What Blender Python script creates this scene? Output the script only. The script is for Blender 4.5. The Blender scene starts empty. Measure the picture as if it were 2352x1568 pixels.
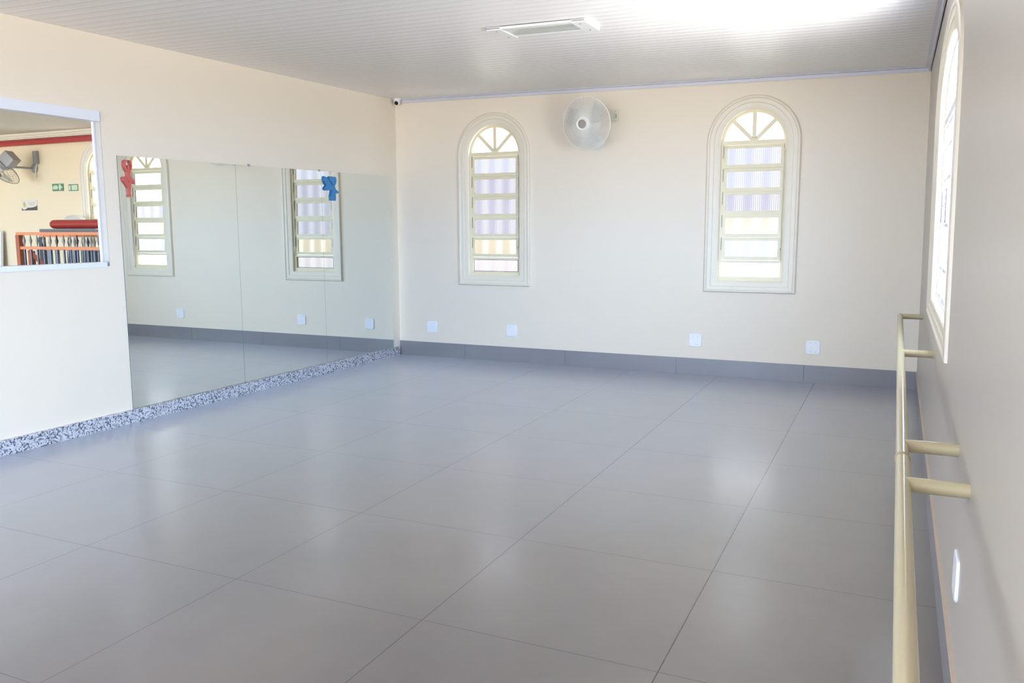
import bpy, bmesh, math, random
from mathutils import Vector, Matrix, Euler
from mathutils.geometry import tessellate_polygon
random.seed(7)
PI = math.pi
SC = bpy.context.scene
COL = SC.collection

# ------------------------------------------------------------------ measures (metres)
XL, YB, XR = -4.579, 5.692, 0.8635       # mirror wall, end wall, barre wall
CL = -0.013                              # the barre wall leans in a little
H0, CA, CB = 2.7284, -0.0135, 0.0172     # PVC ceiling hangs slightly out of level
TL = 0.08
YF = -6.4                                # wall behind the photographer
def ceil_z(x, y): return H0 + CA * x + CB * y
def right_x(z): return XR + CL * z

# ------------------------------------------------------------------ materials
MATS = {}
def srgb(r, g, b):
    f = lambda v: (v / 255) / 12.92 if v / 255 <= 0.04045 else ((v / 255 + 0.055) / 1.055) ** 2.4
    return (f(r), f(g), f(b), 1)
def mat(name, color, rough=0.5, metal=0.0, noise=0.0, nscale=8.0, bump=0.0, bscale=60.0, spec=0.5, detail=3.0):
    if name in MATS: return MATS[name]
    m = bpy.data.materials.new(name); m.use_nodes = True
    nt = m.node_tree; N = nt.nodes; L = nt.links
    b = N['Principled BSDF']
    b.inputs['Base Color'].default_value = color
    b.inputs['Roughness'].default_value = rough
    b.inputs['Metallic'].default_value = metal
    b.inputs['Specular IOR Level'].default_value = spec
    tc = N.new('ShaderNodeTexCoord')
    if noise > 0:
        n = N.new('ShaderNodeTexNoise'); n.inputs['Scale'].default_value = nscale; n.inputs['Detail'].default_value = detail
        L.new(tc.outputs['Object'], n.inputs['Vector'])
        mx = N.new('ShaderNodeMix'); mx.data_type = 'RGBA'
        k0, k1 = 1 - noise, 1 + noise
        mx.inputs[6].default_value = (color[0] * k0, color[1] * k0, color[2] * k0, 1)
        mx.inputs[7].default_value = (min(1, color[0] * k1), min(1, color[1] * k1), min(1, color[2] * k1), 1)
        L.new(n.outputs['Fac'], mx.inputs[0]); L.new(mx.outputs[2], b.inputs['Base Color'])
    if bump > 0:
        n2 = N.new('ShaderNodeTexNoise'); n2.inputs['Scale'].default_value = bscale; n2.inputs['Detail'].default_value = 4
        L.new(tc.outputs['Object'], n2.inputs['Vector'])
        bp = N.new('ShaderNodeBump'); bp.inputs['Strength'].default_value = bump; bp.inputs['Distance'].default_value = 0.002
        L.new(n2.outputs['Fac'], bp.inputs['Height']); L.new(bp.outputs['Normal'], b.inputs['Normal'])
    MATS[name] = m
    return m

def mnode(nt, op, a, b=None, c=None):
    n = nt.nodes.new('ShaderNodeMath'); n.operation = op
    for i, v in enumerate((a, b, c)):
        if v is None: continue
        if isinstance(v, (int, float)): n.inputs[i].default_value = v
        else: nt.links.new(v, n.inputs[i])
    return n.outputs[0]

def line_mask(nt, coord, period, offset, width):
    """1 on a line of the given width every period, else 0."""
    a = mnode(nt, 'SUBTRACT', coord, offset)
    a = mnode(nt, 'DIVIDE', a, period)
    a = mnode(nt, 'ADD', a, 100.5)
    a = mnode(nt, 'FRACT', a)
    a = mnode(nt, 'SUBTRACT', a, 0.5)
    a = mnode(nt, 'ABSOLUTE', a)
    return mnode(nt, 'LESS_THAN', a, width / period / 2)

def floor_material():
    m = bpy.data.materials.new('porcelain_tile'); m.use_nodes = True
    nt = m.node_tree; N = nt.nodes; L = nt.links; b = N['Principled BSDF']
    tc = N.new('ShaderNodeTexCoord'); sp = N.new('ShaderNodeSeparateXYZ'); L.new(tc.outputs['Object'], sp.inputs[0])
    X, Y = sp.outputs[0], sp.outputs[1]
    gx = line_mask(nt, X, 0.9, 0.0, 0.0040)
    gy = line_mask(nt, Y, 0.9, 0.0, 0.0034)
    # the joint nearest the barre was left unfilled and is darker than the rest
    near = mnode(nt, 'LESS_THAN', mnode(nt, 'ABSOLUTE', X), 0.1)
    near2 = mnode(nt, 'LESS_THAN', mnode(nt, 'ABSOLUTE', mnode(nt, 'ADD', X, 0.9)), 0.1)
    gx = mnode(nt, 'MULTIPLY', gx, mnode(nt, 'ADD', mnode(nt, 'MULTIPLY_ADD', near, 0.55, 0.42), mnode(nt, 'MULTIPLY', near2, 0.2)))
    gy = mnode(nt, 'MULTIPLY', gy, 0.5)
    g = mnode(nt, 'MAXIMUM', gx, gy)
    # the joint where a wider gap was left
    n = N.new('ShaderNodeTexNoise'); n.inputs['Scale'].default_value = 1.7; n.inputs['Detail'].default_value = 5; n.inputs['Roughness'].default_value = 0.6
    L.new(tc.outputs['Object'], n.inputs['Vector'])
    cr = N.new('ShaderNodeValToRGB'); L.new(n.outputs['Fac'], cr.inputs[0])
    cr.color_ramp.elements[0].position = 0.3; cr.color_ramp.elements[0].color = FLOOR_A
    cr.color_ramp.elements[1].position = 0.7; cr.color_ramp.elements[1].color = FLOOR_B
    mx = N.new('ShaderNodeMix'); mx.data_type = 'RGBA'
    L.new(g, mx.inputs[0]); L.new(cr.outputs[0], mx.inputs[6]); mx.inputs[7].default_value = (0.02, 0.018, 0.018, 1)
    L.new(mx.outputs[2], b.inputs['Base Color'])
    b.inputs['Roughness'].default_value = 0.2
    b.inputs['Specular IOR Level'].default_value = 1.0; b.inputs['IOR'].default_value = 1.55
    L.new(mnode(nt, 'MULTIPLY_ADD', g, -0.9, 0.9), b.inputs['Coat Weight']); b.inputs['Coat Roughness'].default_value = 0.38; b.inputs['Sheen Weight'].default_value = 0.32; b.inputs['Sheen Roughness'].default_value = 0.35; b.inputs['Sheen Tint'].default_value = (0.85, 0.88, 1, 1); b.inputs['Coat IOR'].default_value = 2.0
    n2 = N.new('ShaderNodeTexNoise'); n2.inputs['Scale'].default_value = 2.2; n2.inputs['Detail'].default_value = 2
    L.new(tc.outputs['Object'], n2.inputs['Vector'])
    hh = n2.outputs['Fac']
    bp = N.new('ShaderNodeBump'); bp.inputs['Strength'].default_value = 0.35; bp.inputs['Distance'].default_value = 0.003
    L.new(hh, bp.inputs['Height']); L.new(bp.outputs['Normal'], b.inputs['Normal'])
    return m
FLOOR_A = (0.092, 0.074, 0.068, 1)
FLOOR_B = (0.125, 0.106, 0.101, 1)

def ceiling_material():
    m = bpy.data.materials.new('white_pvc_boards'); m.use_nodes = True
    nt = m.node_tree; N = nt.nodes; L = nt.links; b = N['Principled BSDF']
    tc = N.new('ShaderNodeTexCoord'); sp = N.new('ShaderNodeSeparateXYZ'); L.new(tc.outputs['Object'], sp.inputs[0])
    g = line_mask(nt, sp.outputs[1], 0.1, 0.03, 0.005)
    mx = N.new('ShaderNodeMix'); mx.data_type = 'RGBA'
    L.new(g, mx.inputs[0]); mx.inputs[6].default_value = (0.84, 0.84, 0.86, 1); mx.inputs[7].default_value = (0.54, 0.535, 0.55, 1)
    L.new(mx.outputs[2], b.inputs['Base Color'])
    b.inputs['Roughness'].default_value = 0.3
    b.inputs['Specular IOR Level'].default_value = 0.5
    # each board is very slightly crowned
    a = mnode(nt, 'DIVIDE', mnode(nt, 'SUBTRACT', sp.outputs[1], 0.03), 0.1)
    a = mnode(nt, 'SUBTRACT', mnode(nt, 'FRACT', mnode(nt, 'ADD', a, 100.0)), 0.5)
    a = mnode(nt, 'MULTIPLY', mnode(nt, 'MULTIPLY', a, a), -1.0)
    bp = N.new('ShaderNodeBump'); bp.inputs['Strength'].default_value = 1.0; bp.inputs['Distance'].default_value = 0.006
    L.new(mnode(nt, 'MULTIPLY', a, -1.0), bp.inputs['Height']); L.new(bp.outputs['Normal'], b.inputs['Normal'])
    return m

def granite_material():
    m = bpy.data.materials.new('speckled_grey_granite'); m.use_nodes = True
    nt = m.node_tree; N = nt.nodes; L = nt.links; b = N['Principled BSDF']
    tc = N.new('ShaderNodeTexCoord')
    v = N.new('ShaderNodeTexVoronoi'); v.inputs['Scale'].default_value = 95; L.new(tc.outputs['Object'], v.inputs['Vector'])
    n = N.new('ShaderNodeTexNoise'); n.inputs['Scale'].default_value = 70; n.inputs['Detail'].default_value = 4; L.new(tc.outputs['Object'], n.inputs['Vector'])
    sp = N.new('ShaderNodeSeparateColor'); L.new(v.outputs['Color'], sp.inputs[0])
    s = mnode(nt, 'ADD', mnode(nt, 'MULTIPLY', sp.outputs[0], 0.62), mnode(nt, 'MULTIPLY', n.outputs['Fac'], 0.5))
    cr = N.new('ShaderNodeValToRGB'); L.new(s, cr.inputs[0]); e = cr.color_ramp.elements
    e[0].position = 0.26; e[0].color = (0.055, 0.06, 0.085, 1)
    e[1].position = 0.80; e[1].color = (0.64, 0.66, 0.72, 1)
    k = e.new(0.46); k.color = (0.28, 0.30, 0.36, 1)
    k = e.new(0.56); k.color = (0.52, 0.54, 0.60, 1)
    L.new(cr.outputs[0], b.inputs['Base Color']); b.inputs['Roughness'].default_value = 0.28
    return m

def glass_material(name, dark, light, band, fine, band_frac=0.5, gloss=0.022, rough=0.12):
    """See-through pane: transparent, tinted, with pressed vertical flutes, and a weak surface reflection."""
    m = bpy.data.materials.new(name); m.use_nodes = True
    nt = m.node_tree; N = nt.nodes; L = nt.links
    N.remove(N['Principled BSDF']); out = N['Material Output']
    tr = N.new('ShaderNodeBsdfTransparent'); gl = N.new('ShaderNodeBsdfGlossy'); gl.inputs['Roughness'].default_value = rough
    ms = N.new('ShaderNodeMixShader'); ms.inputs[0].default_value = gloss
    L.new(tr.outputs[0], ms.inputs[1]); L.new(gl.outputs[0], ms.inputs[2]); L.new(ms.outputs[0], out.inputs['Surface'])
    if band:
        # light crosses both faces of a pane
        dark = tuple(math.sqrt(v) for v in dark); light = tuple(math.sqrt(v) for v in light)
        tc = N.new('ShaderNodeTexCoord'); sp = N.new('ShaderNodeSeparateXYZ'); L.new(tc.outputs['Object'], sp.inputs[0])
        x = sp.outputs[0]
        s1 = mnode(nt, 'MULTIPLY_ADD', mnode(nt, 'SINE', mnode(nt, 'MULTIPLY', x, 2 * PI / band)), 0.5, 0.5)
        s1 = mnode(nt, 'POWER', s1, 0.6 / max(band_frac, .05))
        s2 = mnode(nt, 'MULTIPLY_ADD', mnode(nt, 'SINE', mnode(nt, 'MULTIPLY', x, 2 * PI / fine)), 0.5, 0.5)
        s2 = mnode(nt, 'POWER', s2, 1.6)
        s = mnode(nt, 'ADD', mnode(nt, 'MULTIPLY', mnode(nt, 'MULTIPLY', s1, s2), 0.85), mnode(nt, 'MULTIPLY', s2, 0.15))
        mx = N.new('ShaderNodeMix'); mx.data_type = 'RGBA'
        L.new(s, mx.inputs[0]); mx.inputs[6].default_value = dark; mx.inputs[7].default_value = light
        L.new(mx.outputs[2], tr.inputs['Color'])
    else:
        tr.inputs['Color'].default_value = light
    MATS[name] = m
    return m

M_wall = mat('cream_wall_paint', (0.84, 0.765, 0.645, 1), 0.62, noise=0.012, nscale=1.2, bump=0.12, bscale=220)
M_wall_shaded = mat('cream_satin_paint_shaded', (0.52, 0.475, 0.42, 1), 0.38, noise=0.012, nscale=1.2, bump=0.10, bscale=140)  # same cream as the other walls, darkened to carry this wall's shade
M_wallo = mat('yellow_cream_wall_paint', (0.87, 0.735, 0.52, 1), 0.6, noise=0.03, nscale=1.5, bump=0.1, bscale=200)
M_surr = mat('ivory_moulding_paint', (0.81, 0.75, 0.63, 1), 0.4, noise=0.015, nscale=5)
M_wframe = mat('cream_enamel_metal', (0.80, 0.74, 0.53, 1), 0.35, noise=0.03, nscale=20)
M_white = mat('white_plastic', (0.86, 0.88, 0.92, 1), 0.35)
M_trim = mat('lilac_white_pvc_trim', (0.62, 0.63, 0.72, 1), 0.4)
M_alu = mat('white_aluminium', (0.80, 0.84, 0.93, 1), 0.32, spec=0.6)
M_skirt = mat('grey_porcelain_skirting', (0.245, 0.24, 0.26, 1), 0.33, noise=0.08, nscale=3)
M_lip = mat('beige_paint_edge', (0.62, 0.52, 0.42, 1), 0.7)
M_granite = granite_material()
M_barre = mat('cream_enamel_barre', (0.54, 0.48, 0.31, 1), 0.22, spec=0.6, noise=0.02, nscale=4)
M_black = mat('black_lens', (0.01, 0.01, 0.012, 1), 0.15)
M_dark = mat('dark_gap', (0.03, 0.028, 0.03, 1), 0.8)
M_screw = mat('steel_screw', (0.35, 0.35, 0.38, 1), 0.35, metal=0.8)
M_fanw = mat('fan_white_plastic', (0.84, 0.85, 0.83, 1), 0.35)
M_fanblade = mat('fan_blade_plastic', (0.78, 0.80, 0.79, 1), 0.3)
M_fangrey = mat('fan_grey_steel', (0.33, 0.33, 0.33, 1), 0.4)
M_badge = mat('fan_badge_metal', (0.30, 0.275, 0.25, 1), 0.42, metal=0.3)
M_beige = mat('aged_ivory_plastic', (0.74, 0.72, 0.61, 1), 0.4)
M_red = mat('red_lacquered_wood', (0.58, 0.12, 0.10, 1), 0.5)
M_blue = mat('blue_lacquered_wood', (0.03, 0.21, 0.50, 1), 0.45)
M_pipe = mat('red_enamel_pipe', (0.42, 0.03, 0.035, 1), 0.3)
M_tube = mat('red_vinyl', (0.40, 0.022, 0.022, 1), 0.22)
M_orange = mat('orange_enamel_rail', (0.78, 0.27, 0.12, 1), 0.45, noise=0.12, nscale=25)
M_rust = mat('rust_red_post_paint', (0.40, 0.10, 0.045, 1), 0.5, noise=0.15, nscale=14)
M_navy = mat('navy_enamel_bar', (0.045, 0.06, 0.10, 1), 0.3, noise=0.1, nscale=20)
M_spear = mat('cast_grey_spear', (0.30, 0.29, 0.26, 1), 0.5, metal=0.2, noise=0.2, nscale=30)
M_spearb = mat('black_cast_spear', (0.02, 0.02, 0.03, 1), 0.4)
M_slab = mat('grey_speckled_stone', (0.16, 0.17, 0.19, 1), 0.4, noise=0.35, nscale=60)
M_green = mat('sign_green', (0.10, 0.26, 0.14, 1), 0.5)
M_pgreen = mat('sign_pale_green', (0.60, 0.72, 0.52, 1), 0.5)
M_paper = mat('poster_paper', (0.78, 0.72, 0.66, 1), 0.6)
M_pdark = mat('poster_dark_print', (0.09, 0.075, 0.075, 1), 0.6)
M_pyel = mat('poster_yellow_print', (0.55, 0.48, 0.16, 1), 0.6)
M_pgrey = mat('poster_grey_print', (0.45, 0.41, 0.37, 1), 0.6)
M_ceilo = mat('stained_plaster_ceiling', (0.66, 0.62, 0.55, 1), 0.7, noise=0.14, nscale=1.1)
M_panel = mat('pale_green_glass_panel', (0.55, 0.60, 0.53, 1), 0.2)
M_reflector = mat('lamp_reflector_sheet', (0.56, 0.60, 0.60, 1), 0.25, metal=0.5)
M_lampw = mat('lamp_white_enamel', (0.80, 0.81, 0.82, 1), 0.35)
M_concrete = mat('outside_concrete', (0.6, 0.58, 0.54, 1), 0.8, noise=0.05, nscale=2)

mirror_m = bpy.data.materials.new('mirror_silver'); mirror_m.use_nodes = True
_b = mirror_m.node_tree.nodes['Principled BSDF']
_b.inputs['Base Color'].default_value = (0.83, 0.875, 0.855, 1); _b.inputs['Metallic'].default_value = 1; _b.inputs['Roughness'].default_value = 0.0
M_mirror = mirror_m
M_medge = mat('mirror_green_edge', (0.10, 0.16, 0.15, 1), 0.2)
G_lilac = glass_material('fluted_lilac_glass', (0.155, 0.15, 0.17, 1), (0.34, 0.33, 0.335, 1), 0.165, 0.0185)
G_sky = glass_material('fluted_pale_glass', (0.185, 0.19, 0.205, 1), (0.34, 0.335, 0.34, 1), 0.165, 0.0185)
G_yel = glass_material('fluted_amber_glass', (0.24, 0.215, 0.165, 1), (0.36, 0.335, 0.275, 1), 0.165, 0.165)
G_clear = glass_material('clear_glass', None, (0.93, 0.95, 0.96, 1), 0, 0)
G_white = glass_material('pressed_white_glass', (0.25, 0.24, 0.25, 1), (0.4, 0.39, 0.40, 1), 0.165, 0.0185)

# ------------------------------------------------------------------ mesh helpers
def new_obj(name, bm, m, parent=None, smooth=False):
    me = bpy.data.meshes.new(name)
    bmesh.ops.recalc_face_normals(bm, faces=bm.faces)
    bm.to_mesh(me); bm.free()
    mats = m if isinstance(m, (list, tuple)) else [m]
    for k in mats: me.materials.append(k)
    if smooth:
        me.polygons.foreach_set('use_smooth', [True] * len(me.polygons))
        try: me.set_sharp_from_angle(angle=math.radians(35))
        except Exception: pass
    o = bpy.data.objects.new(name, me); COL.objects.link(o)
    if parent is not None: o.parent = parent
    return o
def tag(o, label=None, cat=None, group=None, kind=None):
    if label: o['label'] = label
    if cat: o['category'] = cat
    if group: o['group'] = group
    if kind: o['kind'] = kind
    return o
def empty(name, loc=(0, 0, 0), rot=(0, 0, 0), **k):
    o = bpy.data.objects.new(name, None); COL.objects.link(o); o.location = loc; o.rotation_euler = rot
    o.empty_display_size = 0.1
    tag(o, **k)
    return o
def box(bm, lo, hi, bevel=0.0, mi=0, rot=None, pivot=None):
    lo, hi = Vector(lo), Vector(hi)
    r = bmesh.ops.create_cube(bm, size=1.0)
    vs = r['verts']
    bmesh.ops.scale(bm, verts=vs, vec=hi - lo)
    bmesh.ops.translate(bm, verts=vs, vec=(lo + hi) / 2)
    fs = set(f for v in vs for f in v.link_faces)
    for f in fs: f.material_index = mi
    if bevel > 0:
        es = list(set(e for v in vs for e in v.link_edges))
        rr = bmesh.ops.bevel(bm, geom=es, offset=bevel, segments=2, profile=0.7, affect='EDGES')
        vs = list(set(v for f in rr['faces'] for v in f.verts) | set(v for v in vs if v.is_valid))
        for f in set(f for v in vs for f in v.link_faces): f.material_index = mi
    if rot is not None:
        bmesh.ops.rotate(bm, verts=vs, cent=Vector(pivot) if pivot is not None else (lo + hi) / 2, matrix=rot)
    return vs
def frame_axes(d):
    d = d.normalized()
    a = Vector((0, 0, 1)) if abs(d.z) < 0.9 else Vector((1, 0, 0))
    u = d.cross(a).normalized(); v = d.cross(u).normalized()
    return u, v
def tube(bm, pts, r, seg=12, caps=True, mi=0):
    pts = [Vector(p) for p in pts]
    rs = r if isinstance(r, (list, tuple)) else [r] * len(pts)
    rings = []
    u0 = None
    for i, p in enumerate(pts):
        d = (pts[min(i + 1, len(pts) - 1)] - pts[max(i - 1, 0)])
        u, v = frame_axes(d)
        if u0 is not None:
            dn = d.normalized(); u = (u0 - dn * u0.dot(dn)).normalized(); v = dn.cross(u).normalized()
        u0 = u
        rings.append([bm.verts.new(p + (u * math.cos(2 * PI * k / seg) + v * math.sin(2 * PI * k / seg)) * rs[i]) for k in range(seg)])
    for a, b in zip(rings, rings[1:]):
        for k in range(seg):
            f = bm.faces.new((a[k], a[(k + 1) % seg], b[(k + 1) % seg], b[k])); f.material_index = mi
    if caps:
        f = bm.faces.new(rings[0]); f.material_index = mi
        f = bm.faces.new(rings[-1][::-1]); f.material_index = mi
def torus(bm, c, n, R, r, seg=48, rs=8, mi=0):
    c = Vector(c); u, v = frame_axes(Vector(n)); n = Vector(n).normalized()
    rings = []
    for k in range(seg):
        a = 2 * PI * k / seg; d = u * math.cos(a) + v * math.sin(a)
        rings.append([bm.verts.new(c + d * (R + r * math.cos(2 * PI * j / rs)) + n * r * math.sin(2 * PI * j / rs)) for j in range(rs)])
    for k in range(seg):
        a, b = rings[k], rings[(k + 1) % seg]
        for j in range(rs):
            f = bm.faces.new((a[j], a[(j + 1) % rs], b[(j + 1) % rs], b[j])); f.material_index = mi
def lathe(bm, prof, c=(0, 0, 0), axis='Z', seg=32, mi=0, cap=True):
    """prof: list of (radius, height) along the axis."""
    def P(r, h, a):
        x, y = r * math.cos(a), r * math.sin(a)
        return Vector(c) + (Vector((x, y, h)) if axis == 'Z' else Vector((x, h, y)) if axis == 'Y' else Vector((h, x, y)))
    rings = [[bm.verts.new(P(max(r, 1e-5), h, 2 * PI * k / seg)) for k in range(seg)] for r, h in prof]
    for a, b in zip(rings, rings[1:]):
        for k in range(seg):
            f = bm.faces.new((a[k], a[(k + 1) % seg], b[(k + 1) % seg], b[k])); f.material_index = mi
    if cap:
        for rg in (rings[0], rings[-1][::-1]):
            f = bm.faces.new(rg); f.material_index = mi
def extrude_outline(bm, pts2, fn, d0, d1, mi=0, holes=()):
    """Solid plate from a 2-D outline (with holes): fn(a, b, d) -> point, between depths d0 and d1."""
    loops = [list(pts2)] + [list(h) for h in holes]
    flat = [p for l in loops for p in l]
    tris = tessellate_polygon([[Vector((p[0], p[1], 0)) for p in l] for l in loops])
    A = [bm.verts.new(fn(p[0], p[1], d0)) for p in flat]
    B = [bm.verts.new(fn(p[0], p[1], d1)) for p in flat]
    for t in tris:
        try:
            bm.faces.new([A[i] for i in t]).material_index = mi
            bm.faces.new([B[i] for i in t][::-1]).material_index = mi
        except ValueError: pass
    k = 0
    for l in loops:
        n = len(l)
        for i in range(n):
            a, b = k + i, k + (i + 1) % n
            bm.faces.new((A[a], A[b], B[b], B[a])).material_index = mi
        k += n

def arch(c, half, bottom, spring, rise=None, n=28, flat=1.0):
    """Outline of an arched opening, counter-clockwise from bottom left."""
    rise = half if rise is None else rise
    pts = [(c - half, bottom), (c + half, bottom), (c + half, spring)]
    for k in range(1, n):
        a = PI * k / n
        ca, sa = math.cos(a), math.sin(a)
        if flat != 1.0:
            ca = math.copysign(abs(ca) ** flat, ca); sa = sa ** flat
        pts.append((c + half * ca, spring + rise * sa))
    pts.append((c - half, spring))
    return pts
def ring_sweep(bm, outlines, fn, mi=0, closed=True):
    """Loft between outlines [(pts, depth), ...] with equal point counts."""
    rows = [[bm.verts.new(fn(p[0], p[1], d)) for p in pts] for pts, d in outlines]
    for a, b in zip(rows, rows[1:]):
        n = len(a)
        for i in range(n):
            bm.faces.new((a[i], a[(i + 1) % n], b[(i + 1) % n], b[i])).material_index = mi

# ------------------------------------------------------------------ shell
bm = bmesh.new(); box(bm, (XL - TL, YF - 0.15, -0.12), (XR + 0.2, YB + 0.15, 0))
tag(new_obj('floor', bm, floor_material()), 'glossy grey porcelain floor in large square tiles', 'floor', kind='structure')

bm = bmesh.new()
cx0, cx1, cy0, cy1 = XL - 0.02, XR + 0.2, YF - 0.15, YB + 0.15
top = [(cx0, cy0), (cx1, cy0), (cx1, cy1), (cx0, cy1)]
lo = [bm.verts.new((x, y, ceil_z(x, y))) for x, y in top]; hi = [bm.verts.new((x, y, ceil_z(x, y) + 0.1)) for x, y in top]
bm.faces.new(lo); bm.faces.new(hi[::-1])
for i in range(4): bm.faces.new((lo[i], lo[(i + 1) % 4], hi[(i + 1) % 4], hi[i]))
tag(new_obj('ceiling', bm, ceiling_material()), 'white ceiling of narrow glossy boards', 'ceiling', kind='structure')

TOP = 3.05
# windows in the end wall: centre, and the pane types from the top down
WIN = dict(half=0.432, inset=0.13, bottom=0.832, spring=2.25, wb=0.11)
def fn_back(a, b, d): return Vector((a, YB - d, b))          # d into the room
def hole(c, extra=0.0): return arch(c, WIN['half'] - WIN['inset'] + extra, WIN['bottom'] + WIN['wb'] - extra, WIN['spring'])
C1, C2, C3 = -3.352, -0.637, -9.31
bm = bmesh.new()
extrude_outline(bm, [(XL - TL, 0), (XR + 0.3, 0), (XR + 0.3, TOP), (XL - TL, TOP)], fn_back, 0, -0.10, holes=[hole(C1), hole(C2)])
tag(new_obj('wall_back', bm, M_wall), 'cream end wall with two arched windows', 'wall', kind='structure')

# right wall (barre wall) with the wide arched window; it leans by CL
def fn_right(a, b, d): return Vector((right_x(b) - d, a, b))
RW = dict(c=2.36, half=1.15, inset=0.27, bottom=0.905, spring=2.06, rise=0.43)
def rw_out(t, irise=None): return arch(RW['c'], RW['half'] - t, RW['bottom'] + t * 0.42, RW['spring'], RW['rise'] - t * 0.42, n=36, flat=0.85)
def rear_opening(c): return [(c - 1.1, 0.05), (c + 1.35, 0.05), (c + 1.35, 2.35), (c - 1.1, 2.35)]  # unseen opening behind the camera, enlarged to let in more daylight
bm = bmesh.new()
extrude_outline(bm, [(YF - 0.15, 0), (YB + 0.16, 0), (YB + 0.16, TOP), (YF - 0.15, TOP)], fn_right, 0, -0.16, holes=[rw_out(RW['inset']), rear_opening(-4.9)])
tag(new_obj('wall_right', bm, M_wall_shaded), 'cream side wall along the barre', 'wall', kind='structure')

# left (mirror) wall with the pass-through opening
PY0, PY1, PZ0, PZ1 = -0.75, 1.79, 1.19, 2.285
def fn_left(a, b, d): return Vector((XL + d, a, b))
bm = bmesh.new()
extrude_outline(bm, [(YF - 0.15, 0), (YB, 0), (YB, TOP), (YF - 0.15, TOP)], fn_left, 0, -TL, holes=[[(PY0, PZ0), (PY1, PZ0), (PY1, PZ1), (PY0, PZ1)]])
tag(new_obj('wall_left', bm, M_wall), 'cream side wall carrying the mirrors', 'wall', kind='structure')

# wall behind the photographer; unseen doorway added and sized for its daylight
bm = bmesh.new()
extrude_outline(bm, [(XL - TL, 0), (XR + 0.3, 0), (XR + 0.3, TOP), (XL - TL, TOP)], lambda a, b, d: Vector((a, YF + d, b)), 0, -0.15,
                holes=[[(-4.2, 0.05), (-1.2, 0.05), (-1.2, 2.35), (-4.2, 2.35)]])
tag(new_obj('wall_front', bm, M_wall), 'cream wall behind the photographer with a wide doorway added to admit daylight', 'wall', kind='structure')

# ------------------------------------------------------------------ trims and baseboards
bm = bmesh.new()
for (xa, xb) in ((XL, right_x(2.8)),):
    za, zb = ceil_z(xa, YB), ceil_z(xb, YB)
    prof = [(0, 0), (0.006, -0.04), (0.016, -0.04), (0.022, -0.012), (0.045, -0.008), (0.045, 0.0)]
    A = [bm.verts.new((xa, YB - p[0], za + p[1])) for p in prof]; B = [bm.verts.new((xb, YB - p[0], zb + p[1])) for p in prof]
    for i in range(len(prof)): bm.faces.new((A[i], A[(i + 1) % 6], B[(i + 1) % 6], B[i]))
    bm.faces.new(A); bm.faces.new(B[::-1])
tag(new_obj('trim_1', bm, M_trim), 'lilac white plastic moulding between ceiling and end wall', 'trim', kind='structure')
bm = bmesh.new()
for ya, yb in ((YF, YB - 0.045),):
    A, B = [], []
    for y, Lst in ((ya, A), (yb, B)):
        x = right_x(2.75); z = ceil_z(x, y)
        for p in prof: Lst.append(bm.verts.new((x - p[0], y, z + p[1])))
    for i in range(len(prof)): bm.faces.new((A[i], A[(i + 1) % 6], B[(i + 1) % 6], B[i]))
    bm.faces.new(A); bm.faces.new(B[::-1])
tag(new_obj('trim_2', bm, M_trim), 'lilac white plastic moulding between ceiling and barre wall', 'trim', kind='structure')

bm = bmesh.new(); box(bm, (XL, YF, 0), (XL + 0.03, YB - 0.05, 0.1), 0.002)
tag(new_obj('baseboard_left', bm, M_granite), 'speckled granite kerb under the mirrors', 'baseboard', kind='structure')
HS = 0.165
bm = bmesh.new()
xs = [XL, -3.72, -2.52, -1.32, -0.1, right_x(0.1) - 0.008]
for a, b in zip(xs, xs[1:]): box(bm, (a + 0.0012, YB - 0.009, 0), (b - 0.0012, YB, HS), 0.001)
tag(new_obj('baseboard_back', bm, M_skirt), 'grey tile skirting along the end wall', 'baseboard', kind='structure')
bm = bmesh.new()
ys = [YF] + [-5.5 + 0.9 * k for k in range(13)] + [YB - 0.012]
for a, b in zip(ys, ys[1:]):
    if b > a: box(bm, (right_x(0.08) - 0.01, a + 0.0012, 0), (right_x(0) , b - 0.0012, HS - 0.004), 0.001)
box(bm, (right_x(0.16) - 0.012, YF, HS - 0.003), (right_x(0.16) + 0.002, YB - 0.012, HS + 0.004), 0.001, mi=1)
tag(new_obj('baseboard_right', bm, [M_skirt, M_lip]), 'grey tile skirting with beige edge under the barre', 'baseboard', kind='structure')

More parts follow.
